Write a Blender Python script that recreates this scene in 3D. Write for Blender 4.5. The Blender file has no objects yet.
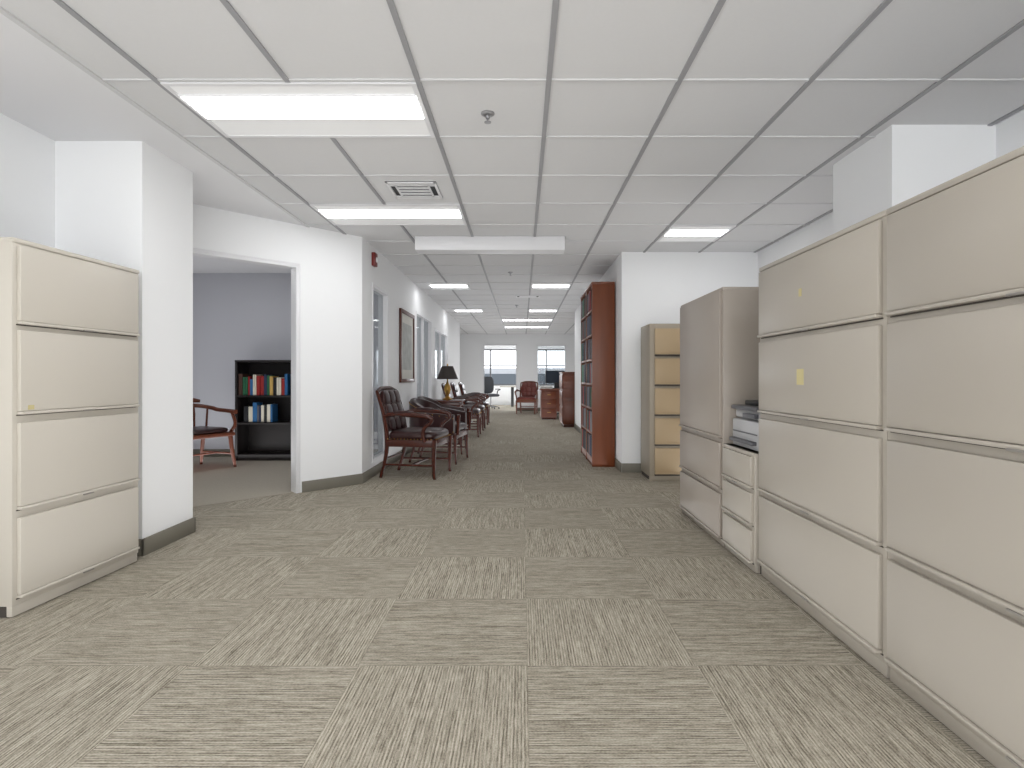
import bpy, bmesh, math, random
from mathutils import Vector, Matrix
random.seed(7)
D = bpy.data
scene = bpy.context.scene
scene.view_settings.view_transform = 'Standard'
try: scene.view_settings.look = 'None'
except: pass
scene.view_settings.exposure = 0.30

H = 2.43      # ceiling
CH = 1.04     # camera height

# ------------------------------------------------------------ materials
def lin(c):
    return tuple(((v/255.0)/12.92 if v/255.0 <= 0.04045 else ((v/255.0+0.055)/1.055)**2.4) for v in c) + (1.0,)

def mat(name, rgb, rough=0.5, metal=0.0, var=0.0, vscale=(3,3,3), bump=0.0, bscale=200, spec=0.5, emit=0.0):
    m = D.materials.new(name); m.use_nodes = True
    nt = m.node_tree; p = nt.nodes['Principled BSDF']
    p.inputs['Base Color'].default_value = lin(rgb)
    p.inputs['Roughness'].default_value = rough
    p.inputs['Metallic'].default_value = metal
    p.inputs['Specular IOR Level'].default_value = spec
    tc = nt.nodes.new('ShaderNodeTexCoord')
    if var > 0:
        mp = nt.nodes.new('ShaderNodeMapping'); mp.inputs['Scale'].default_value = vscale
        nt.links.new(tc.outputs['Object'], mp.inputs['Vector'])
        n = nt.nodes.new('ShaderNodeTexNoise'); n.inputs['Scale'].default_value = 1.0
        n.inputs['Detail'].default_value = 5
        nt.links.new(mp.outputs[0], n.inputs['Vector'])
        mx = nt.nodes.new('ShaderNodeMix'); mx.data_type = 'RGBA'
        a = lin(rgb)
        mx.inputs[6].default_value = tuple(v*(1-var) for v in a[:3])+(1,)
        mx.inputs[7].default_value = tuple(min(1, v*(1+var)) for v in a[:3])+(1,)
        nt.links.new(n.outputs[0], mx.inputs[0])
        nt.links.new(mx.outputs[2], p.inputs['Base Color'])
    if bump > 0:
        n2 = nt.nodes.new('ShaderNodeTexNoise'); n2.inputs['Scale'].default_value = bscale
        nt.links.new(tc.outputs['Object'], n2.inputs['Vector'])
        bp = nt.nodes.new('ShaderNodeBump'); bp.inputs['Strength'].default_value = bump
        bp.inputs['Distance'].default_value = 0.002
        nt.links.new(n2.outputs[0], bp.inputs['Height'])
        nt.links.new(bp.outputs[0], p.inputs['Normal'])
    if emit > 0:
        p.inputs['Emission Color'].default_value = (0.985, 0.99, 1.0, 1)
        p.inputs['Emission Strength'].default_value = emit
    return m

M_wall = mat('wall_paint', (239,240,241), 0.75, spec=0.2)
M_wallroom = mat('office_wall_paint', (200,201,207), 0.8, spec=0.2)
M_ceil = mat('ceiling_tile', (218,218,219), 0.95, var=0.015, vscale=(60,60,60), spec=0.1)
M_dry = mat('ceiling_drywall_paint', (230,230,232), 0.9, spec=0.1)
M_bar = mat('grid_main_bar_shaded', (154,154,157), 0.5)  # grey shadow along the main bars is put into their colour
M_bar2 = mat('grid_cross_bar', (208,208,209), 0.5)
M_base = mat('baseboard_vinyl', (120,116,105), 0.6, var=0.04)
M_trim = mat('trim_white_paint', (228,228,230), 0.45)
M_cream = mat('cabinet_cream', (198,192,181), 0.40)
M_beige = mat('cabinet_beige', (170,163,152), 0.36)
M_taupe = mat('cabinet_taupe', (156,147,137), 0.38)
M_tan = mat('cabinet_tan', (172,150,118), 0.45)
M_tanside = mat('cabinet_tan_side', (156,146,130), 0.45)
M_gap = mat('cabinet_shadow_gap', (72,67,62), 0.8)
M_handle = mat('handle_metal', (150,146,140), 0.35, metal=0.6)
M_sticky = mat('sticky_note', (196,184,136), 0.8)
M_wood = mat('mahogany', (68,28,17), 0.26, var=0.3, vscale=(6,6,40))
M_woodred = mat('cherry_wood', (98,48,27), 0.35, var=0.25, vscale=(14,14,2.5))
M_woodbk = mat('bookcase_oak', (112,58,30), 0.4, var=0.3, vscale=(18,18,1.6))
M_leather = mat('maroon_leather', (46,19,18), 0.30, var=0.2, vscale=(20,20,20), spec=0.55)
M_brass = mat('brass', (190,150,80), 0.3, metal=1.0)
M_black = mat('black_laminate', (28,23,22), 0.4, var=0.1)
M_blackp = mat('black_plastic', (30,30,32), 0.4)
M_printer = mat('printer_plastic', (176,176,177), 0.45)
M_printer2 = mat('printer_dark', (86,86,90), 0.4)
M_red = mat('alarm_red', (110,22,18), 0.4)
M_paper = mat('art_paper', (170,172,168), 0.7, var=0.35, vscale=(9,9,9))
M_mat = mat('picture_mat', (206,204,196), 0.8)
M_frame = mat('picture_frame_wood', (82,40,26), 0.35, var=0.2)
M_lens = mat('light_lens', (250,250,250), 0.5, emit=8.5)
M_lens2 = mat('light_reflector', (230,230,230), 0.5, emit=0.12)
M_steel = mat('chrome', (170,170,172), 0.3, metal=1.0)
M_ventdark = mat('vent_dark', (60,60,62), 0.8)
M_shade = mat('lamp_shade', (44,36,33), 0.7)
M_screen = mat('monitor_screen', (40,48,60), 0.2)
M_creamfab = mat('cream_fabric', (170,165,155), 0.9, var=0.05)
M_bld = mat('concrete_building', (140,142,146), 0.9, var=0.1)
M_bldw = mat('building_glass_band', (50,58,66), 0.3)
M_ground = mat('street_asphalt', (110,112,114), 0.9, var=0.1)
M_phone = mat('grey_fabric', (60,62,66), 0.8)
M_white = mat('white_paper', (225,225,222), 0.8)
M_offcarpet = mat('office_carpet', (170,163,150), 0.97, var=0.16, vscale=(90,90,90), spec=0.1)
BOOKM = [mat('book_%d'%i, c, 0.55) for i,c in enumerate([(36,44,72),(140,30,28),(28,88,58),(206,200,184),(66,42,32),(26,28,32),(186,152,84),(36,92,140),(96,98,104),(74,32,28)])]
DARKB = [BOOKM[i] for i in (0,1,2,4,5,5,5,9,8)]

def glass_mat():
    m = D.materials.new('window_glass'); m.use_nodes = True
    nt = m.node_tree; nt.nodes.clear()
    o = nt.nodes.new('ShaderNodeOutputMaterial'); mx = nt.nodes.new('ShaderNodeMixShader')
    t = nt.nodes.new('ShaderNodeBsdfTransparent'); t.inputs[0].default_value = (0.84,0.86,0.87,1)
    g = nt.nodes.new('ShaderNodeBsdfGlossy'); g.inputs['Roughness'].default_value = 0.03
    mx.inputs[0].default_value = 0.12
    nt.links.new(t.outputs[0], mx.inputs[1]); nt.links.new(g.outputs[0], mx.inputs[2]); nt.links.new(mx.outputs[0], o.inputs[0])
    return m
M_glass = glass_mat()

def carpet_mat():
    m = D.materials.new('carpet_tiles'); m.use_nodes = True
    nt = m.node_tree; L = nt.links; p = nt.nodes['Principled BSDF']
    p.inputs['Roughness'].default_value = 0.95; p.inputs['Specular IOR Level'].default_value = 0.1
    def math_(op, a, b=None, c=None):
        n = nt.nodes.new('ShaderNodeMath'); n.operation = op
        for i, v in enumerate((a, b, c)):
            if v is None: continue
            if isinstance(v, (int, float)): n.inputs[i].default_value = v
            else: L.new(v, n.inputs[i])
        return n.outputs[0]
    tc = nt.nodes.new('ShaderNodeTexCoord'); sp = nt.nodes.new('ShaderNodeSeparateXYZ')
    L.new(tc.outputs['Object'], sp.inputs[0])
    T = 0.61
    X = math_('DIVIDE', math_('SUBTRACT', sp.outputs[0], 0.02), T)
    Y = math_('DIVIDE', math_('SUBTRACT', sp.outputs[1], 2.01), T)
    fx = math_('FLOOR', X); fy = math_('FLOOR', Y)
    ch = math_('GREATER_THAN', math_('FRACT', math_('MULTIPLY', math_('ADD', math_('ADD', fx, fy), 200.0), 0.5)), 0.25)  # 1 = odd
    inv = math_('SUBTRACT', 1.0, ch)
    u = math_('ADD', math_('MULTIPLY', sp.outputs[0], inv), math_('MULTIPLY', sp.outputs[1], ch))
    v = math_('ADD', math_('MULTIPLY', sp.outputs[1], inv), math_('MULTIPLY', sp.outputs[0], ch))
    off = math_('ADD', math_('MULTIPLY', fx, 5.37), math_('MULTIPLY', fy, 9.71))
    def noise(su, sv, det, rough=0.5):
        c = nt.nodes.new('ShaderNodeCombineXYZ')
        L.new(math_('MULTIPLY', u, su), c.inputs[0]); L.new(math_('MULTIPLY', v, sv), c.inputs[1]); L.new(off, c.inputs[2])
        n = nt.nodes.new('ShaderNodeTexNoise'); n.inputs['Scale'].default_value = 1; n.inputs['Detail'].default_value = det
        n.inputs['Roughness'].default_value = rough
        L.new(c.outputs[0], n.inputs['Vector']); return n.outputs[0]
    n1 = noise(150, 4.0, 1); n2 = noise(260, 20, 1); n3 = noise(380, 140, 0); n4 = noise(3,1.5,0)
    rib = math_('MULTIPLY', math_('ADD', math_('SINE', math_('MULTIPLY', u, 2*math.pi/0.0105)), 1.0), 0.5)
    s = math_('ADD', math_('MULTIPLY', n1, 0.34), math_('MULTIPLY', n2, 0.34))
    s = math_('ADD', s, math_('MULTIPLY', n3, 0.20))
    s = math_('ADD', s, math_('MULTIPLY', rib, 0.12))
    r = nt.nodes.new('ShaderNodeValToRGB'); L.new(s, r.inputs[0])
    e = r.color_ramp.elements
    e[0].position = 0.35; e[0].color = lin((104,97,86))
    e[1].position = 0.65; e[1].color = lin((194,186,171))
    k = e.new(0.45); k.color = lin((144,137,123))
    k = e.new(0.54); k.color = lin((168,161,147))
    ex = math_('ABSOLUTE', math_('SUBTRACT', math_('FRACT', X), 0.5)); ey = math_('ABSOLUTE', math_('SUBTRACT', math_('FRACT', Y), 0.5))
    seam = math_('GREATER_THAN', math_('MAXIMUM', ex, ey), 0.4965)
    f = math_('SUBTRACT', math_('SUBTRACT', 1.0, math_('MULTIPLY', seam, 0.08)), math_('MULTIPLY', ch, 0.04))  # darker seams; duller sheen of odd tiles is put into their colour
    f = math_('ADD', f, math_('MULTIPLY', math_('SUBTRACT', n4, 0.5), 0.08))
    vm = nt.nodes.new('ShaderNodeVectorMath'); vm.operation = 'SCALE'
    L.new(r.outputs[0], vm.inputs[0]); L.new(f, vm.inputs['Scale'])
    L.new(vm.outputs[0], p.inputs['Base Color'])
    return m
M_carpet = carpet_mat()

# ------------------------------------------------------------ mesh builder
class B:
    def __init__(s, name):
        s.name = name; s.v = []; s.f = []; s.mi = []; s.mats = []
    def idx(s, m):
        if m not in s.mats: s.mats.append(m)
        return s.mats.index(m)
    def add(s, vs, fs, m):
        o = len(s.v); s.v += [tuple(v) for v in vs]
        i = s.idx(m)
        for f in fs:
            s.f.append([o+k for k in f]); s.mi.append(i)
    def addbm(s, bm, m):
        bm.verts.index_update()
        s.add([v.co[:] for v in bm.verts], [[v.index for v in f.verts] for f in bm.faces], m); bm.free()
    def box(s, x0, x1, y0, y1, z0, z1, m, bev=0.0, seg=2, mtx=None):
        bm = bmesh.new()
        bmesh.ops.create_cube(bm, size=1.0)
        for v in bm.verts:
            v.co = Vector((x0+(v.co.x+.5)*(x1-x0), y0+(v.co.y+.5)*(y1-y0), z0+(v.co.z+.5)*(z1-z0)))
        if bev > 0:
            bmesh.ops.bevel(bm, geom=bm.edges[:], offset=bev, segments=seg, affect='EDGES', profile=0.5)
        if mtx is not None: bmesh.ops.transform(bm, matrix=mtx, verts=bm.verts)
        s.addbm(bm, m)
    def tube(s, pts, r, m, n=10, sq=False):
        pts = [Vector(p) for p in pts]
        if len(pts) > 2:
            rs = r if isinstance(r, (list, tuple)) else [r]*len(pts)
            P = [2*pts[0]-pts[1]] + pts + [2*pts[-1]-pts[-2]]; out = []; ro = []
            for i in range(1, len(P)-2):
                for k in range(5):
                    t = k/5.0
                    a, b, c, d = P[i-1], P[i], P[i+1], P[i+2]
                    out.append(0.5*((2*b)+(c-a)*t+(2*a-5*b+4*c-d)*t*t+(3*b-a-3*c+d)*t**3))
                    ro.append(rs[i-1]*(1-t)+rs[i]*t)
            out.append(pts[-1]); ro.append(rs[-1]); pts, rs = out, ro
        else:
            rs = r if isinstance(r, (list, tuple)) else [r]*len(pts)
        T0 = (pts[1]-pts[0]).normalized()
        up = Vector((0,0,1)) if abs(T0.z) < 0.9 else Vector((0,1,0))
        N = (up - T0*up.dot(T0)).normalized()
        vs = []
        for i, p in enumerate(pts):
            T = (pts[min(i+1, len(pts)-1)] - pts[max(i-1, 0)]).normalized()
            N = (N - T*N.dot(T)).normalized(); Bn = T.cross(N)
            for k in range(n):
                a = 2*math.pi*(k+.5)/n
                vs.append(p + (N*math.cos(a) + Bn*math.sin(a))*rs[i])
        fs = []
        for i in range(len(pts)-1):
            for k in range(n):
                k2 = (k+1) % n
                fs.append([i*n+k, i*n+k2, (i+1)*n+k2, (i+1)*n+k])
        fs.append(list(range(n))[::-1]); fs.append([(len(pts)-1)*n+k for k in range(n)])
        s.add(vs, fs, m)
    def pad(s, c, size, m, e=0.35, mtx=None, nu=28, nv=14):
        def sg(v, p): return math.copysign(abs(v)**p, v)
        vs = []; fs = []
        for j in range(1, nv):
            ph = -math.pi/2 + math.pi*j/nv
            for i in range(nu):
                th = 2*math.pi*i/nu
                vs.append(Vector((size[0]/2*sg(math.cos(ph), e*1.4)*sg(math.cos(th), e),
                                  size[1]/2*sg(math.cos(ph), e*1.4)*sg(math.sin(th), e),
                                  size[2]/2*sg(math.sin(ph), 0.7))))
        b = len(vs); vs.append(Vector((0,0,-size[2]/2))); vs.append(Vector((0,0,size[2]/2)))
        for j in range(nv-2):
            for i in range(nu):
                i2 = (i+1) % nu
                fs.append([j*nu+i, j*nu+i2, (j+1)*nu+i2, (j+1)*nu+i])
        for i in range(nu):
            i2 = (i+1) % nu
            fs.append([b, i2, i]); fs.append([b+1, (nv-2)*nu+i, (nv-2)*nu+i2])
        if mtx is not None: vs = [mtx @ v for v in vs]
        vs = [v + Vector(c) for v in vs]
        s.add(vs, fs, m)
    def lathe(s, prof, c, m, n=24):
        vs = []; fs = []
        for r, z in prof:
            for k in range(n):
                a = 2*math.pi*k/n; vs.append((c[0]+r*math.cos(a), c[1]+r*math.sin(a), c[2]+z))
        for j in range(len(prof)-1):
            for k in range(n):
                k2 = (k+1) % n; fs.append([j*n+k, j*n+k2, (j+1)*n+k2, (j+1)*n+k])
        fs.append(list(range(n))[::-1]); fs.append([(len(prof)-1)*n+k for k in range(n)])
        s.add(vs, fs, m)
    def ribbon(s, path, th, m, cap=True):
        n = len(path); vs = []; fs = []
        prof = [(-.5,0),(.5,0),(.5,.9),(.3,.98),(0,1.0),(-.3,.98),(-.5,.9)]; K = len(prof)
        for i, (x, y, z0, z1) in enumerate(path):
            a = path[max(i-1,0)]; b = path[min(i+1,n-1)]
            t = Vector((b[0]-a[0], b[1]-a[1], 0)).normalized(); nn = Vector((-t.y, t.x, 0))
            for (o, h) in prof:
                vs.append((x+nn.x*o*th, y+nn.y*o*th, z0+(z1-z0)*h))
        for i in range(n-1):
            for k in range(K):
                k2 = (k+1) % K; fs.append([i*K+k, i*K+k2, (i+1)*K+k2, (i+1)*K+k])
        fs.append(list(range(K))[::-1]); fs.append([(n-1)*K+k for k in range(K)])
        s.add(vs, fs, m)
    def done(s, loc=(0,0,0), rz=0.0, smooth=True):
        me = D.meshes.new(s.name); me.from_pydata(s.v, [], s.f)
        for m in s.mats: me.materials.append(m)
        for p, i in zip(me.polygons, s.mi): p.material_index = i
        bm = bmesh.new(); bm.from_mesh(me)
        bmesh.ops.recalc_face_normals(bm, faces=bm.faces[:])
        if smooth:
            for f in bm.faces: f.smooth = True
            for e in bm.edges:
                if len(e.link_faces) != 2 or e.calc_face_angle(0) > math.radians(38): e.smooth = False
        bm.to_mesh(me); bm.free()
        o = D.objects.new(s.name, me); o.location = loc; o.rotation_euler = (0,0,rz)
        scene.collection.objects.link(o)
        return o

# ------------------------------------------------------------ room shell
b = B('floor'); b.box(-5.2, 4.6, -3.2, 22, -0.1, 0, M_carpet)
pl = [(-4.88,3.02),(-2.85,3.02),(-2.85,4.40),(-2.77,4.345),(-1.65,5.48),(-1.69,5.6),(-1.69,7.34),(-4.88,7.34)]
n_ = len(pl)
b.add([(x,y,0.0) for x,y in pl]+[(x,y,0.003) for x,y in pl], [list(range(n_,2*n_))]+[[i,(i+1)%n_,n_+(i+1)%n_,n_+i] for i in range(n_)], M_offcarpet)
b.done(smooth=False)
b = B('ceiling'); b.box(-1.96, 4.6, -3.2, 22, H, H+0.1, M_ceil); b.box(-5.2, -1.96, -3.2, 22, H-0.004, H+0.1, M_dry); b.done(smooth=False)

b = B('trim_ceiling_grid')
x = -1.705
while x < 4.5:
    b.box(x-.012, x+.012, -3.1, 17.55, H-.008, H+.002, M_bar); x += 0.61
b.box(-1.972, -1.948, -3.1, 17.55, H-.010, H+.002, M_bar2)
y = 2.59 - 9*0.61
while y < 17.5:
    b.box(-1.96, 4.5, y-.009, y+.009, H-.0065, H+.002, M_bar2); y += 0.61
b.done(smooth=False)

def wall(name, P, Q, openings=(), th=0.1, m=M_wall, side=1, ext0=0, ext1=0, z1=H):
    P = Vector((P[0],P[1],0)); Q = Vector((Q[0],Q[1],0)); L = (Q-P).length; a = math.atan2(Q.y-P.y, Q.x-P.x)
    b = B(name); t0, t1 = (0, th) if side > 0 else (-th, 0)
    def seg(s0, s1, za, zb):
        if s1-s0 < 1e-4 or zb-za < 1e-4: return
        b.box(s0, s1, t0, t1, za, zb, m)
    cur = -ext0
    for (s0, s1, za, zb) in sorted(openings):
        seg(cur, s0, 0, z1); seg(s0, s1, 0, za); seg(s0, s1, zb, z1); cur = s1
    seg(cur, L+ext1, 0, z1)
    return b.done(loc=(P.x,P.y,0), rz=a, smooth=False)

def base(name, P, Q, side=-1, h=0.10, gaps=()):
    P = Vector((P[0],P[1],0)); Q = Vector((Q[0],Q[1],0)); L = (Q-P).length; a = math.atan2(Q.y-P.y, Q.x-P.x)
    b = B(name); t0, t1 = (0.0005, 0.012) if side > 0 else (-.012, -0.0005)
    cur = 0
    for g0, g1 in gaps:
        if g0 > cur: b.box(cur, g0, t0, t1, 0, h, M_base, 0.003)
        cur = g1
    if L > cur: b.box(cur, L, t0, t1, 0, h, M_base, 0.003)
    return b.done(loc=(P.x,P.y,0), rz=a)

wall('wall_left_front', (-2.73,-3.0), (-2.73,4.308), side=1)
b = B('column_left'); b.box(-2.73, -2.22, 3.25, 3.75, 0, H, M_wall); b.done(smooth=False)
b = B('baseboard_column_left'); b.box(-2.73,-2.208,3.238,3.25,0,.10,M_base,.003); b.box(-2.22,-2.208,3.238,3.762,0,.10,M_base,.003); b.box(-2.73,-2.208,3.75,3.762,0,.10,M_base,.003); b.done()
P1 = (-2.73,4.308); Q1 = (-1.577,5.48)
Lw = math.hypot(Q1[0]-P1[0], Q1[1]-P1[1]); aw = math.atan2(Q1[1]-P1[1], Q1[0]-P1[0])
wall('wall_left_angled', P1, Q1, [(0.10,1.012,0,2.06)], side=1, th=0.1)
base('baseboard_left_angled', P1, Q1, side=-1, gaps=[(0.0,1.04)])
b = B('door_frame_office')
b.box(0.10,0.125,-.008,.108,0,2.06,M_trim,.002); b.box(0.987,1.012,-.008,.108,0,2.06,M_trim,.002); b.box(0.10,1.012,-.008,.108,2.035,2.06,M_trim,.002)
b.box(1.012,1.025,-.01,-.0005,0,2.075,M_trim,.002); b.box(0.085,0.10,-.01,-.0005,0,2.075,M_trim,.002); b.box(0.10,1.012,-.01,-.0005,2.06,2.075,M_trim,.002)
b.done(loc=(P1[0],P1[1],0), rz=aw)
XW = -1.577
wall('wall_left_hall', (XW,5.48), (XW,14.1), [(0.37,1.06,.15,2.04),(2.8,4.2,.15,2.04),(4.55,6.3,1.0,1.95)], side=1)
base('baseboard_left_hall', (XW,5.48), (XW,14.1), side=-1)
wall('wall_left_return', (-4.9,14.1), (XW-.1,14.1), side=-1)
wall('wall_office_back', (-4.9,7.35), (XW-.1,7.35), side=1, m=M_wallroom)
base('baseboard_office_back', (-4.9,7.35), (XW-.1,7.35), side=-1)
wall('wall_office_side', (-4.9,3.0), (-4.9,14.1), side=1, m=M_wallroom)
wall('wall_office_front', (-4.9,3.0), (-2.83,3.0), side=-1, m=M_wallroom)

def hall_window(name, s0, s1, z0, z1, mull=1):
    b = B(name); w = .035
    y0, y1 = 5.48+s0, 5.48+s1; xa, xb = XW-.105, XW+.006
    b.box(xa,xb,y0,y0+w,z0,z1,M_trim,.003); b.box(xa,xb,y1-w,y1,z0,z1,M_trim,.003)
    b.box(xa,xb,y0+w,y1-w,z1-w,z1,M_trim,.003); b.box(xa,xb,y0+w,y1-w,z0,z0+w,M_trim,.003)
    for i in range(1, mull):
        yy = y0+(y1-y0)*i/mull; b.box(xa+.02,xb-.02,yy-.015,yy+.015,z0+w,z1-w,M_trim,.003)
    b.box(XW-.055,XW-.05,y0+w,y1-w,z0+w,z1-w,M_glass)
    return b.done()
hall_window('window_1', .37,1.06,.15,2.04)
hall_window('window_2', 2.8,4.2,.15,2.04,2)
hall_window('window_3', 4.55,6.3,1.0,1.95,2)

wall('wall_right_front', (2.6,-3.0), (2.6,6.13), side=-1)
wall('wall_right_end', (1.10,6.13), (2.7,6.13), side=1)
base('baseboard_right_end', (1.10,6.13), (2.6,6.13), side=-1)
wall('wall_right_hall', (1.10,6.23), (1.10,11.6), side=-1)
base('baseboard_right_hall', (1.10,6.13), (1.10,11.6), side=1)
wall('wall_right_return', (1.10,11.6), (4.4,11.6), side=-1)
wall('wall_right_far', (4.4,11.5), (4.4,17.6), side=-1)
b = B('column_right'); b.box(2.03, 2.6, 3.05, 3.63, 0, H, M_wall); b.done(smooth=False)
wall('wall_back', (-2.83,-3.0), (2.7,-3.0), [(0.3,2.6,.5,2.25),(2.9,5.2,.5,2.25)], side=-1)  # window openings added behind the camera to let in extra light
YF = 17.6
wall('wall_far', (-4.9,YF), (4.5,YF), [(3.70,4.71,0,2.08),(5.37,6.29,.62,2.08)], side=1)
base('baseboard_far', (-4.9,YF), (4.5,YF), side=-1, gaps=[(3.67,4.74)])
b = B('door_frame_far')
for (xa,xb) in ((-1.23,-1.2),(-.19,-.16)): b.box(xa,xb,YF-.012,YF+.11,0,2.11,M_trim,.003)
b.box(-1.2,-.19,YF-.012,YF+.11,2.08,2.11,M_trim,.003); b.done()
b = B('window_4')
b.box(.47,.50,YF-.01,YF+.11,.62,2.08,M_trim); b.box(1.36,1.39,YF-.01,YF+.11,.62,2.08,M_trim); b.box(.5,1.36,YF-.01,YF+.11,2.05,2.08,M_trim); b.box(.5,1.36,YF-.01,YF+.11,.62,.65,M_trim)
b.box(.5,1.36,YF+.05,YF+.055,.65,2.05,M_glass); b.done()
wall('wall_exterior', (-4.9,21.5), (4.5,21.5), [(2.6,8.0,.75,2.15)], side=1)
wall('wall_far_left', (-4.9,14.1), (-4.9,21.5), side=1)
wall('wall_far_right', (4.5,17.6), (4.5,21.5), side=-1)
b = B('window_5')
xx = -2.3
while xx < 3.15:
    b.box(xx-.025,xx+.025,21.48,21.6,.75,2.15,M_printer2); xx += 1.08
b.box(-2.3,3.1,21.48,21.6,.75,.8,M_printer2); b.box(-2.3,3.1,21.48,21.6,2.1,2.15,M_printer2); b.box(-2.3,3.1,21.5,21.56,1.5,1.54,M_printer2)
b.done()
b = B('office_building')
b.box(-20,24,48,60,-9,1.9,M_bld)
for k in range(5): b.box(-20.1,24.1,47.9,48.2,-8+2.1*k,-7+2.1*k,M_bldw)
b.done()
b = B('ground'); b.box(-80,80,22.5,140,-9.2,-9,M_ground); b.done()

b = B('trim_soffit_box'); b.box(-1.05,.42,5.44,5.64,H-.135,H-.002,M_trim,.004); b.done()

# ------------------------------------------------------------ ceiling lights
def troffer(x0,x1,y0,y1):
    b = B('ceiling_troffer_light')
    z = H-.009
    b.box(x0+.012,x1-.012,y0+.012,y0+.035,z-.004,H-.001,M_trim); b.box(x0+.012,x1-.012,y1-.035,y1-.012,z-.004,H-.001,M_trim)
    b.box(x0+.012,x0+.035,y0+.035,y1-.035,z-.004,H-.001,M_trim); b.box(x1-.035,x1-.012,y0+.035,y1-.035,z-.004,H-.001,M_trim)
    d = y1-y0
    b.box(x0+.035,x1-.035,y0+.035,y1-.035,z,H-.001,M_lens2)
    b.box(x0+.035,x1-.035,y0+.20*d,y1-.42*d,z-.008,z-.0002,M_lens,.002)
    b.box(x0+.035,x1-.035,y0+.185*d,y0+.20*d,z-.010,z-.0002,M_trim); b.box(x0+.035,x1-.035,y1-.42*d,y1-.405*d,z-.010,z-.0002,M_trim)
    b.done()
G = 2.59
troffer(-1.705,-.485,G,G+.61)
troffer(-1.705,-.485,G+3*.61,G+4*.61)
troffer(1.345,1.955,G+4*.61,G+5*.61)
for (xa,xb,k) in ((-1.40,-.79,9),(.125,.735,9),(-1.40,-.79,14),(.125,.735,14),(-.485,.735,17),(-.485,.735,20)):
    troffer(xa,xb,G+k*.61,G+(k+1)*.61)
for k in (-3,-7):
    troffer(-1.705,-.485,G+k*.61,G+(k+1)*.61); troffer(.735,1.955,G+k*.61,G+(k+1)*.61)
troffer(-4.0,-2.8,5.4,6.0); troffer(-3.8,-2.6,9.5,10.1); troffer(-.8,.4,19.2,19.8); troffer(2.0,3.2,13.6,14.2)

def area(name, loc, sx, sy, power, rot=(0,0,0), col=(1,1,1)):
    l = D.lights.new(name,'AREA'); l.shape='RECTANGLE'; l.size=sx; l.size_y=sy; l.energy=power; l.color=col
    l.specular_factor = 0.25
    o = D.objects.new(name,l); o.location=loc; o.rotation_euler=rot; scene.collection.objects.link(o)
UP = (math.pi,0,0); CW=(.98,.985,1)
area('bounce_fill', (-.4,1.0,.03), 3.2, 7.0, 31, UP, CW)  # added fill lamps near the floor, standing in for bounced light
area('bounce_fill', (2.05,4.9,.03), .9, 1.9, 9, UP, CW)
area('bounce_fill', (-.25,8.6,.03), 2.5, 5.5, 23, UP, CW)
area('bounce_fill', (0,14.5,.03), 4.0, 5.5, 46, UP, CW)
area('bounce_fill', (0,19.6,.03), 5, 3, 50, UP, CW)
area('bounce_fill', (-3.6,5.9,.03), 1.6, 2.0, 17, UP, CW)
area('bounce_fill', (-3.2,10.5,.03), 2.2, 5, 34, UP, CW)
area('window_daylight_fill', (0,-2.85,1.4), 4.6, 1.7, 66, (math.radians(90),0,0), (1,1,1))  # added fill lamp at the invented windows behind the camera
area('window_daylight_fill', (.4,21.3,1.45), 5.2, 1.3, 110, (math.radians(-90),0,0), (.93,.96,1))

def sprinkler(x,y):
    b = B('fire_sprinkler'); z = H
    b.lathe([(.036,0),(.036,-.005),(.026,-.012),(.012,-.014),(.010,-.03),(.004,-.032),(.004,-.045),(.018,-.046),(.018,-.049),(.002,-.05)],(0,0,0),M_steel)
    b.done(loc=(x,y,z))
sprinkler(-.18,2.92); sprinkler(-.15,7.3); sprinkler(-.1,10.6)
def vent(x0,x1,y0,y1):
    b = B('ceiling_vent'); z=H-.012
    b.box(x0,x1,y0,y1,H-.004,H-.0005,M_ventdark)
    b.box(x0,x1,y0,y0+.02,z,H-.001,M_trim,.003); b.box(x0,x1,y1-.02,y1,z,H-.001,M_trim,.003)
    b.box(x0,x0+.02,y0,y1,z,H-.001,M_trim,.003); b.box(x1-.02,x1,y0,y1,z,H-.001,M_trim,.003)
    n = 5
    for i in range(n):
        yy = y0+.02+(y1-y0-.04)*(i+.5)/n
        b.box(x0+.07 if i not in (0,n-1) else x0+.02,x1-.07 if i not in (0,n-1) else x1-.02,yy-.018,yy+.018,z,z+.004,M_trim)
    b.box(x0+.055,x0+.07,y0+.05,y1-.05,z,z+.004,M_trim); b.box(x1-.07,x1-.055,y0+.05,y1-.05,z,z+.004,M_trim)
    b.done()
vent(-.97,-.61,3.93,4.28); vent(-.1,.3,9.3,9.55)

b = B('fire_alarm_strobe'); b.box(0,.04,-.05,.05,-.07,.07,M_red,.006); b.box(.04,.055,-.025,.025,-.03,.02,M_trim,.004); b.done(loc=(XW-.001,5.875,2.29))

b = B('framed_picture'); x0=XW+.001
y0,y1,z0,z1 = 7.13,8.02,.98,1.94
b.box(x0,x0+.03,y0,y0+.05,z0,z1,M_frame,.006); b.box(x0,x0+.03,y1-.05,y1,z0,z1,M_frame,.006); b.box(x0,x0+.03,y0+.05,y1-.05,z0,z0+.05,M_frame,.006); b.box(x0,x0+.03,y0+.05,y1-.05,z1-.05,z1,M_frame,.006)
b.box(x0,x0+.012,y0+.05,y1-.05,z0+.05,z1-.05,M_mat); b.box(x0+.012,x0+.014,y0+.15,y1-.15,z0+.17,z1-.17,M_paper)
b.done()

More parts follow.
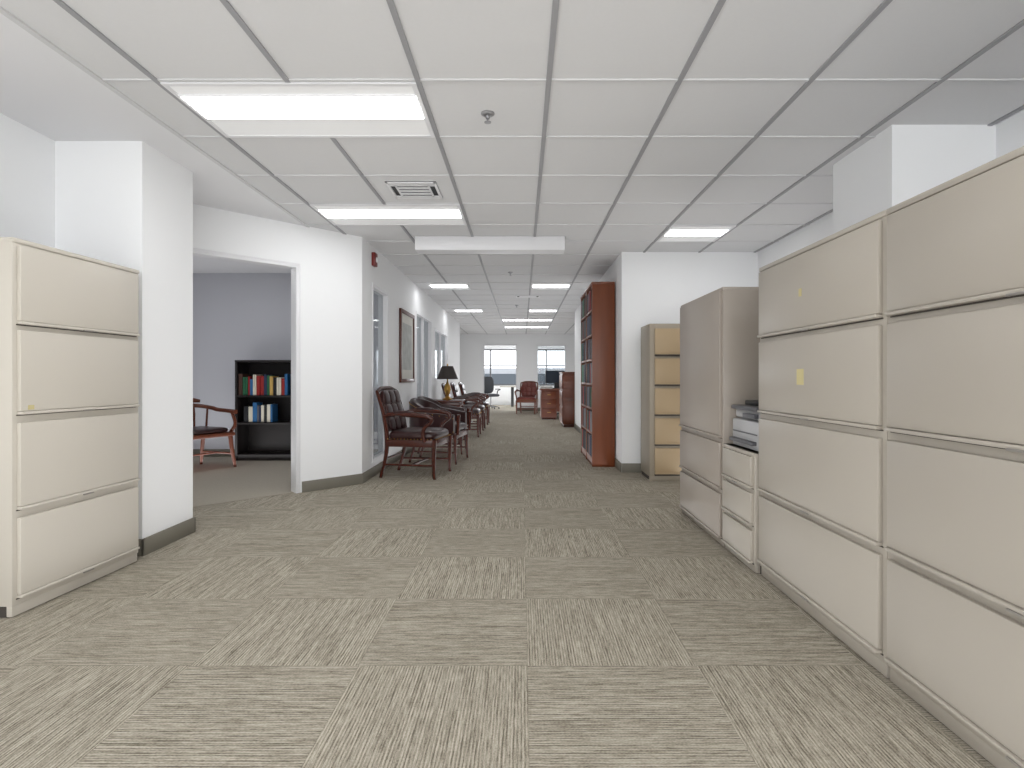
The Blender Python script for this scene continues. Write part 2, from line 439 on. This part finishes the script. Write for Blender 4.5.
# ------------------------------------------------------------ filing cabinets
def lateral(W, Dp, Ht, rows, body, loc, rz=0.0, notes=(), handles='tab'):
    b = B('filing_cabinet')
    b.box(0.0, Dp, 0, W, .05, Ht, body, .004)
    b.box(.03, Dp-.01, .01, W-.01, 0, .05, M_gap)
    b.box(.004, .03, .004, W-.004, 0.004, .052, body, .003)
    b.box(-.006, Dp, -.001, W+.001, Ht-.022, Ht, body, .005)
    for i,(z0,z1) in enumerate(rows):
        b.box(-.002, .001, .018, W-.018, z0-.005, z0, M_gap)
        b.box(-.018, .001, .022, W-.022, z0+.014, z1, body, .004)
        b.box(-.026, .001, .022, W-.022, z0, z0+.013, body, .004)
        if handles == 'tab':
            b.box(-.030, -.020, W/2-.03, W/2+.03, z0-.004, z0+.003, M_handle, .002)
    for (yy,zz,w,h) in notes: b.box(-.0195,-.0182,yy-w/2,yy+w/2,zz-h/2,zz+h/2,M_sticky)
    return b.done(loc=loc, rz=rz)
R4 = [(.08,.425),(.455,.83),(.86,1.225),(1.25,1.59)]
R4L = [(.08,.43),(.465,.845),(.88,1.25),(1.275,1.62)]
lateral(.75,.457,1.65,R4L,M_cream,(-2.172,3.15,0),math.pi-.04, notes=[(.68,.91,.03,.02)])
lateral(1.02,.457,1.62,R4,M_beige,(1.255,1.912,0), notes=[(.56,1.045,.06,.07),(.56,1.42,.025,.035)])
lateral(1.06,.457,1.62,R4,M_beige,(1.255,.85,0))
lateral(1.06,.457,1.62,R4,M_beige,(1.255,-.212,0))
lateral(.90,.457,1.60,[(.05,.325),(.355,.64),(.67,1.58)],M_taupe,(1.235,3.41,0))
lateral(.455,.45,.64,[(.05,.225),(.25,.425),(.45,.62)],M_beige,(1.235,2.944,0))
b = B('printer')
b.box(0,.36,0,.38,0,.16,M_printer,.012); b.box(-.03,.02,.03,.35,.03,.05,M_printer2,.004); b.box(-.004,.01,.02,.36,.085,.092,M_printer2)
b.box(0.02,.36,.0,.38,.165,.215,M_printer,.012); b.box(-.012,.34,.01,.37,.216,.24,M_printer2,.008); b.box(-.01,.02,.05,.2,.175,.2,M_printer2,.003)
b.box(.05,.3,.06,.32,.24,.27,M_blackp,.01)
b.done(loc=(1.27,2.98,.641))

b = B('filing_cabinet')
W=.76; Hc=1.59
b.box(0,W,0.0,.42,.04,Hc,M_tanside,.004); b.box(.01,W-.01,.02,.41,0,.04,M_gap); b.box(0,W,-.001,.02,.0,.05,M_tanside,.003)
zs=[.07+.302*i for i in range(5)]
for i,z in enumerate(zs):
    b.box(.05,W-.05,-.018,.001,z,z+.262,M_tan,.004); b.box(.05,W-.05,-.003,.001,z-.02,z,M_gap)
    b.box(.05,W-.05,-.028,0,z,z+.014,M_tan,.003)
b.done(loc=(1.29,5.62,0))

# ------------------------------------------------------------ bookcases & books
def books_row(b, a0, a1, f, z, zmax, axis, depth=(.15,.2), fill=1.0, pal=None, hr=(.68,.95), runs=(1,1,2,4), cyc=False):
    pal = pal or BOOKM
    p = a0; end = a0+(a1-a0)*fill; ci = 0
    while p < end-.02:
        w = random.uniform(.02,.055)
        if p+w > end: w = end-p
        if w < .012: break
        h = min(zmax-.02, random.uniform(*hr)*(zmax)); d = random.uniform(*depth)
        run = pal[ci % len(pal)] if cyc else random.choice(pal); ci += 1
        for _ in range(random.choice(runs)):
            if p+w > end: break
            o = random.uniform(0,.012)
            if axis == 'y': b.box(f+o,f+o+d,p,p+w-.002,z+.001,z+h,run,.003,1)
            else: b.box(p,p+w-.002,f+o,f+o+d,z+.001,z+h,run,.003,1)
            p += w

x0,x1,y0,y1,ht = .82,1.085,6.5,7.75,2.14
b = B('bookcase')
b.box(x0,x1,y0,y0+.03,0,ht,M_woodbk,.003); b.box(x0,x1,y1-.03,y1,0,ht,M_woodbk,.003)
b.box(x1-.015,x1,y0+.03,y1-.03,0,ht,M_woodbk)
ym=(y0+y1)/2
b.box(x0,x1-.015,ym-.015,ym+.015,0,ht,M_woodbk,.002)
b.box(x0-.006,x1,y0-.004,y1+.004,ht,ht+.025,M_woodbk,.004)
b.box(x0+.01,x1-.015,y0+.03,y1-.03,0,.08,M_woodbk)
sh=[.08+.292*i for i in range(7)]
for z in sh:
    b.box(x0+.004,x1-.015,y0+.03,ym-.015,z,z+.022,M_woodbk,.002); b.box(x0+.004,x1-.015,ym+.015,y1-.03,z,z+.022,M_woodbk,.002)
b.done()
b = B('law_books')
for z in sh:
    for (a,c) in ((y0+.035,ym-.02),(ym+.02,y1-.035)):
        books_row(b,a,c,x0+.001,z+.022,.264,'y',(.18,.2),1,DARKB,(.88,.97))
b.done()

x0,x1,y0,y1,ht = -3.60,-2.87,6.97,7.27,1.24
b = B('bookcase')
b.box(x0,x0+.03,y0,y1,0.003,ht,M_black,.003); b.box(x1-.03,x1,y0,y1,0.003,ht,M_black,.003); b.box(x0,x1,y0-.005,y1,ht,ht+.025,M_black,.003)
b.box(x0+.03,x1-.03,y1-.012,y1,0.003,ht,M_black); b.box(x0+.03,x1-.03,y0+.01,y0+.03,0.003,.07,M_black)
sh2=[.06,.46,.80]
for z in sh2: b.box(x0+.03,x1-.03,y0,y1-.012,z,z+.022,M_black,.002)
b.done()
b = B('books')
random.seed(23)
books_row(b,x0+.04,x1-.04,y0+.01,.822,.29,'x',(.15,.19),.96,[BOOKM[i] for i in (4,2,1,7,3,1,0,2,6,5,3,1,7,2)],(.7,.95),(1,1,2),True)
books_row(b,x0+.10,x0+.46,y0+.02,.482,.28,'x',(.15,.19),1,[BOOKM[i] for i in (5,3,7,8,0,3)],(.7,.95),(1,1,2),True)
b.done()

# ------------------------------------------------------------ chairs
def armchair(loc, rz, name='leather_armchair', wood=M_wood, pad=M_leather):
    b = B(name)
    for s in (-1,1):
        b.tube([(-.34,s*.24,0),(-.28,s*.245,.22),(-.265,s*.25,.42),(-.30,s*.25,.66),(-.375,s*.25,.90)],[.017,.021,.025,.022,.018],wood,8)
        b.tube([(.26,s*.265,0),(.25,s*.265,.05),(.25,s*.27,.25),(.255,s*.27,.40)],[.014,.018,.023,.027],wood,8)
        b.tube([(-.305,s*.25,.64),(-.18,s*.295,.67),(0,s*.315,.665),(.16,s*.315,.655),(.235,s*.31,.63),(.23,s*.305,.585),(.17,s*.30,.54),(.14,s*.29,.47),(.155,s*.278,.385)],
               [.018,.022,.026,.027,.024,.018,.018,.02,.021],wood,10)
        b.pad((-.06,s*.31,.69),(.22,.05,.035),pad,.6)
        b.tube([(-.30,s*.243,.14),(.25,s*.266,.14)],.012,wood,8)
        b.box(-.27,.25,s*.27-.014,s*.27+.014,.33,.405,wood,.005)
        for k in range(14): b.pad((-.24+k*.036,s*.287,.412),(.012,.008,.012),M_brass,1,nu=6,nv=4)
    b.tube([(0,-.255,.14),(0,.255,.14)],.012,wood,8)
    b.tube([(-.29,-.24,.2),(-.29,.24,.2)],.012,wood,8)
    b.box(.232,.262,-.26,.26,.33,.405,wood,.005); b.box(-.28,-.25,-.25,.25,.33,.405,wood,.005)
    for k in range(15): b.pad((.268,-.25+k*.0357,.412),(.008,.012,.012),M_brass,1,nu=6,nv=4)
    b.pad((0,0,.44),(.53,.54,.12),pad,.3)
    mt = Matrix.Rotation(math.radians(-13),4,'Y')
    # tufted back: pillowed pads over a base panel with buttons in the joints
    b.pad((-.312,0,.69),(.06,.46,.46),pad,.3,mt)
    for iy in range(3):
        for iz in range(3):
            o = mt @ Vector((.024,(iy-1)*.142,(iz-1)*.142))
            b.pad((-.312+o.x,o.y,.69+o.z),(.042,.150,.150),pad,.6,mt,nu=16,nv=8)
    for iy in (-.5,.5):
        for iz in (-.5,.5):
            o = mt @ Vector((.038,iy*.142,iz*.142))
            b.pad((-.312+o.x,o.y,.69+o.z),(.012,.02,.02),pad,1,nu=8,nv=6)
    b.tube([(-.375,-.25,.895),(-.39,-.13,.925),(-.393,0,.93),(-.39,.13,.925),(-.375,.25,.895)],[.018,.023,.024,.023,.018],wood,10)
    b.tube([(-.285,-.25,.485),(-.285,.25,.485)],.014,wood,8)
    return b.done(loc=loc, rz=rz)

def captains(loc, rz, name='captains_chair', wood=M_woodred, pad=M_leather):
    b = B(name)
    rail = []
    for i in range(13):
        a = -math.pi/2 - math.pi*i/12
        rail.append((-.06+.26*math.cos(a), .29*math.sin(a), .66+.06*max(0,-math.cos(a))))
    rail = [(.24,-.30,.64),(.1,-.30,.65)] + rail + [(.1,.30,.65),(.24,.30,.64)]
    b.tube(rail, [.026]+[.024]*(len(rail)-2)+[.026], wood, 10)
    crest = [(x-.012,y,z+.06) for (x,y,z) in rail[5:-5]]
    b.tube(crest, [.018]+[.03]*(len(crest)-2)+[.018], wood, 10)
    b.pad((-.30,0,.60),(.05,.34,.20),pad,.5)
    for i in (4,6,8,10,12):
        x,y,z = rail[i]; b.tube([(x*.85,y*.85,.42),(x,y,z)],.012,wood,8)
    for s in (-1,1):
        b.tube([(.2,s*.26,.40),(.24,s*.29,.5),(.18,s*.30,.63)],[.022,.018,.02],wood,8)
        b.tube([(.27,s*.27,0),(.24,s*.25,.2),(.22,s*.24,.40)],[.016,.022,.026],wood,8)
        b.tube([(-.29,s*.24,0),(-.24,s*.22,.2),(-.20,s*.21,.40)],[.016,.022,.024],wood,8)
        b.tube([(-.25,s*.225,.16),(.245,s*.255,.16)],.012,wood,8)
    b.tube([(0,-.24,.16),(0,.24,.16)],.012,wood,8)
    b.box(-.26,.27,-.275,.275,.365,.41,wood,.015)
    b.pad((0,0,.435),(.49,.50,.08),pad,.4)
    return b.done(loc=loc, rz=rz)

def tubchair(loc, rz, name='leather_tub_chair', wood=M_wood, pad=M_leather):
    b = B(name)
    path = []
    path.append((.26,-.30,.38,.60)); 
    for i in range(0,13):
        a = -math.pi/2 - math.pi*i/12
        path.append((-.08+.26*math.cos(a), .30*math.sin(a), .38, .66+.13*max(0,-math.cos(a))**.8))
    path.append((.26,.30,.38,.60))
    b.ribbon(path,.085,pad)
    for s in (-1,1):
        b.tube([(.305,s*.30,.36),(.31,s*.30,.50),(.315,s*.30,.60)],[.02,.02,.026],wood,8)
        b.tube([(.28,s*.29,0),(.27,s*.29,.2),(.27,s*.29,.36)],[.013,.02,.026],wood,8)
        b.tube([(-.33,s*.2,0),(-.27,s*.2,.2),(-.25,s*.2,.38)],[.014,.02,.022],wood,8)
        b.tube([(-.28,s*.2,.14),(.27,s*.29,.14)],.011,wood,8)
    pts=[]
    for i in range(len(path)-1):
        for k in range(4):
            t=k/4; a=path[i]; c=path[i+1]
            pts.append((a[0]*(1-t)+c[0]*t, a[1]*(1-t)+c[1]*t, a[3]*(1-t)+c[3]*t))
    for p in pts:
        v=Vector((p[0]+.08 if p[0]<-.08 else 0,p[1])); v.normalize()
        b.pad((p[0]+v.x*.044,p[1]+v.y*.044,p[2]-.045),(.012,.012,.012),M_brass,1,nu=6,nv=4)
        b.pad((p[0]+v.x*.044,p[1]+v.y*.044,.395),(.012,.012,.012),M_brass,1,nu=6,nv=4)
    b.box(-.26,.29,-.28,.28,.31,.385,wood,.006)
    b.pad((.03,0,.43),(.52,.50,.13),pad,.35)
    return b.done(loc=loc, rz=rz)

armchair((-1.10,5.98,0), math.radians(-10))
tubchair((-1.03,7.0,0), math.radians(-8))
tubchair((-1.10,7.85,0), 0)
armchair((-1.02,10.0,0), 0)
armchair((-1.02,11.2,0), 0)
armchair((-1.02,12.6,0), 0)
captains((-3.70,6.35,0.003), math.radians(-25))
armchair((.15,16.2,0), math.radians(-100), 'wooden_armchair', M_woodred, mat('rust_leather',(98,38,28),.4))

b = B('side_table')
b.box(-.26,.26,-.26,.26,.66,.69,M_wood,.008); b.box(-.22,.22,-.22,.22,.58,.66,M_wood,.004)
for sx in (-1,1):
    for sy in (-1,1): b.tube([(sx*.21,sy*.21,0),(sx*.2,sy*.2,.3),(sx*.2,sy*.2,.60)],[.014,.018,.022],M_wood,8)
b.box(-.2,.2,-.2,.2,.2,.22,M_wood,.004)
b.done(loc=(-1.2,8.95,0))
b = B('table_lamp')
b.lathe([(.08,0),(.085,.012),(.05,.03),(.02,.06),(.03,.10),(.055,.16),(.05,.21),(.02,.27),(.012,.30),(.010,.40)],(0,0,0),M_brass)
b.lathe([(.17,.33),(.172,.332),(.09,.54),(.085,.54),(.02,.54)],(0,0,0),M_shade)
b.lathe([(.008,.54),(.014,.56),(.003,.58)],(0,0,0),M_brass,10)
b.done(loc=(-1.2,8.95,.691))

# ------------------------------------------------------------ far furniture
b = B('wooden_credenza')
b.box(0,.5,0,.9,.06,1.14,M_woodred,.006); b.box(-.015,.5,-.015,.915,1.14,1.17,M_woodred,.006); b.box(.02,.48,.02,.88,0,.06,M_wood)
for z in (.1,.45,.80):
    b.box(-.014,0,.03,.43,z,z+.31,M_woodred,.005); b.box(-.014,0,.47,.87,z,z+.31,M_woodred,.005)
    b.tube([(-.025,.18,z+.16),(-.025,.28,z+.16)],.006,M_brass,6); b.tube([(-.025,.62,z+.16),(-.025,.72,z+.16)],.006,M_brass,6)
for z in (.1,.62):
    b.box(.03,.47,-.012,0,z,z+.46,M_woodred,.005)
b.done(loc=(.86,11.72,0))
b = B('wooden_desk')
b.box(0,1.3,0,.7,.73,.77,M_woodred,.006); b.box(.03,.42,.03,.67,.05,.73,M_woodred,.005); b.box(.9,1.27,.03,.67,.05,.73,M_woodred,.005); b.box(.42,.9,.05,.07,.2,.73,M_woodred)
for z in (.08,.3,.52):
    b.box(.05,.40,.018,.03,z,z+.19,M_woodred,.004); b.box(.92,1.25,.018,.03,z,z+.19,M_woodred,.004)
    b.tube([(.18,.008,z+.1),(.27,.008,z+.1)],.006,M_brass,6)
b.box(.05,.4,.05,.65,0,.05,M_wood); b.box(.92,1.25,.05,.65,0,.05,M_wood)
b.done(loc=(.45,13.9,0))
b = B('computer_monitor')
b.box(-.12,.12,-.09,.09,0,.015,M_blackp,.004); b.box(-.02,.02,-.01,.02,.015,.16,M_blackp,.003); b.box(-.26,.26,-.02,.015,.14,.46,M_blackp,.006); b.box(-.245,.245,-.0215,-.02,.155,.445,M_screen)
b.done(loc=(.85,14.25,.771), rz=math.radians(15))
b = B('paper_stack')
for i in range(6): b.box(-.11+.004*(i%3),.11+.004*(i%3),-.15,.15,i*.012,i*.012+.011,M_white if i!=2 else M_creamfab,.001,1)
b.done(loc=(.62,14.1,.7705), rz=.3)
def officechair(loc,rz,fab):
    b = B('office_chair')
    for k in range(5):
        a=2*math.pi*k/5; b.tube([(0,0,.1),(.28*math.cos(a),.28*math.sin(a),.06)],[.025,.015],M_blackp,8)
        b.pad((.28*math.cos(a),.28*math.sin(a),.028),(.05,.05,.055),M_blackp,1,nu=10,nv=6)
    b.tube([(0,0,.08),(0,0,.42)],.025,M_steel,10)
    b.pad((0,0,.46),(.5,.5,.11),fab,.4); b.pad((-.24,0,.80),(.09,.46,.58),fab,.4)
    b.tube([(-.1,0,.42),(-.28,0,.45),(-.28,0,.6)],.02,M_blackp,8)
    for s in (-1,1): b.tube([(-.05,s*.26,.44),(-.05,s*.29,.6),(.15,s*.28,.66),(-.2,s*.28,.66)],.018,M_blackp,8)
    b.done(loc=loc,rz=rz)
officechair((-1.05,18.7,0), math.radians(-60), M_phone)
officechair((1.1,15.05,0), math.radians(-95), M_blackp)
b = B('conference_table')
b.box(-.9,.9,-.4,.4,.71,.75,M_creamfab,.01); b.box(-.5,-.4,-.25,.25,0,.71,M_blackp,.01); b.box(.4,.5,-.25,.25,0,.71,M_blackp,.01)
b.done(loc=(.1,20.4,0))

# ------------------------------------------------------------ world, camera
w = D.worlds.new('World'); scene.world = w; w.use_nodes = True
bg = w.node_tree.nodes['Background']; bg.inputs[0].default_value = (0.94,0.97,1.0,1); bg.inputs[1].default_value = 3.0

cam = D.cameras.new('Camera'); co = D.objects.new('Camera', cam); scene.collection.objects.link(co)
co.location = (0,0,CH); co.rotation_euler = (math.radians(90),0,0)
cam.sensor_width = 36; cam.lens = 36*556/1024.0; cam.shift_x = -10/1024; cam.shift_y = -6/1024
cam.clip_start = .05; cam.clip_end = 300
scene.camera = co
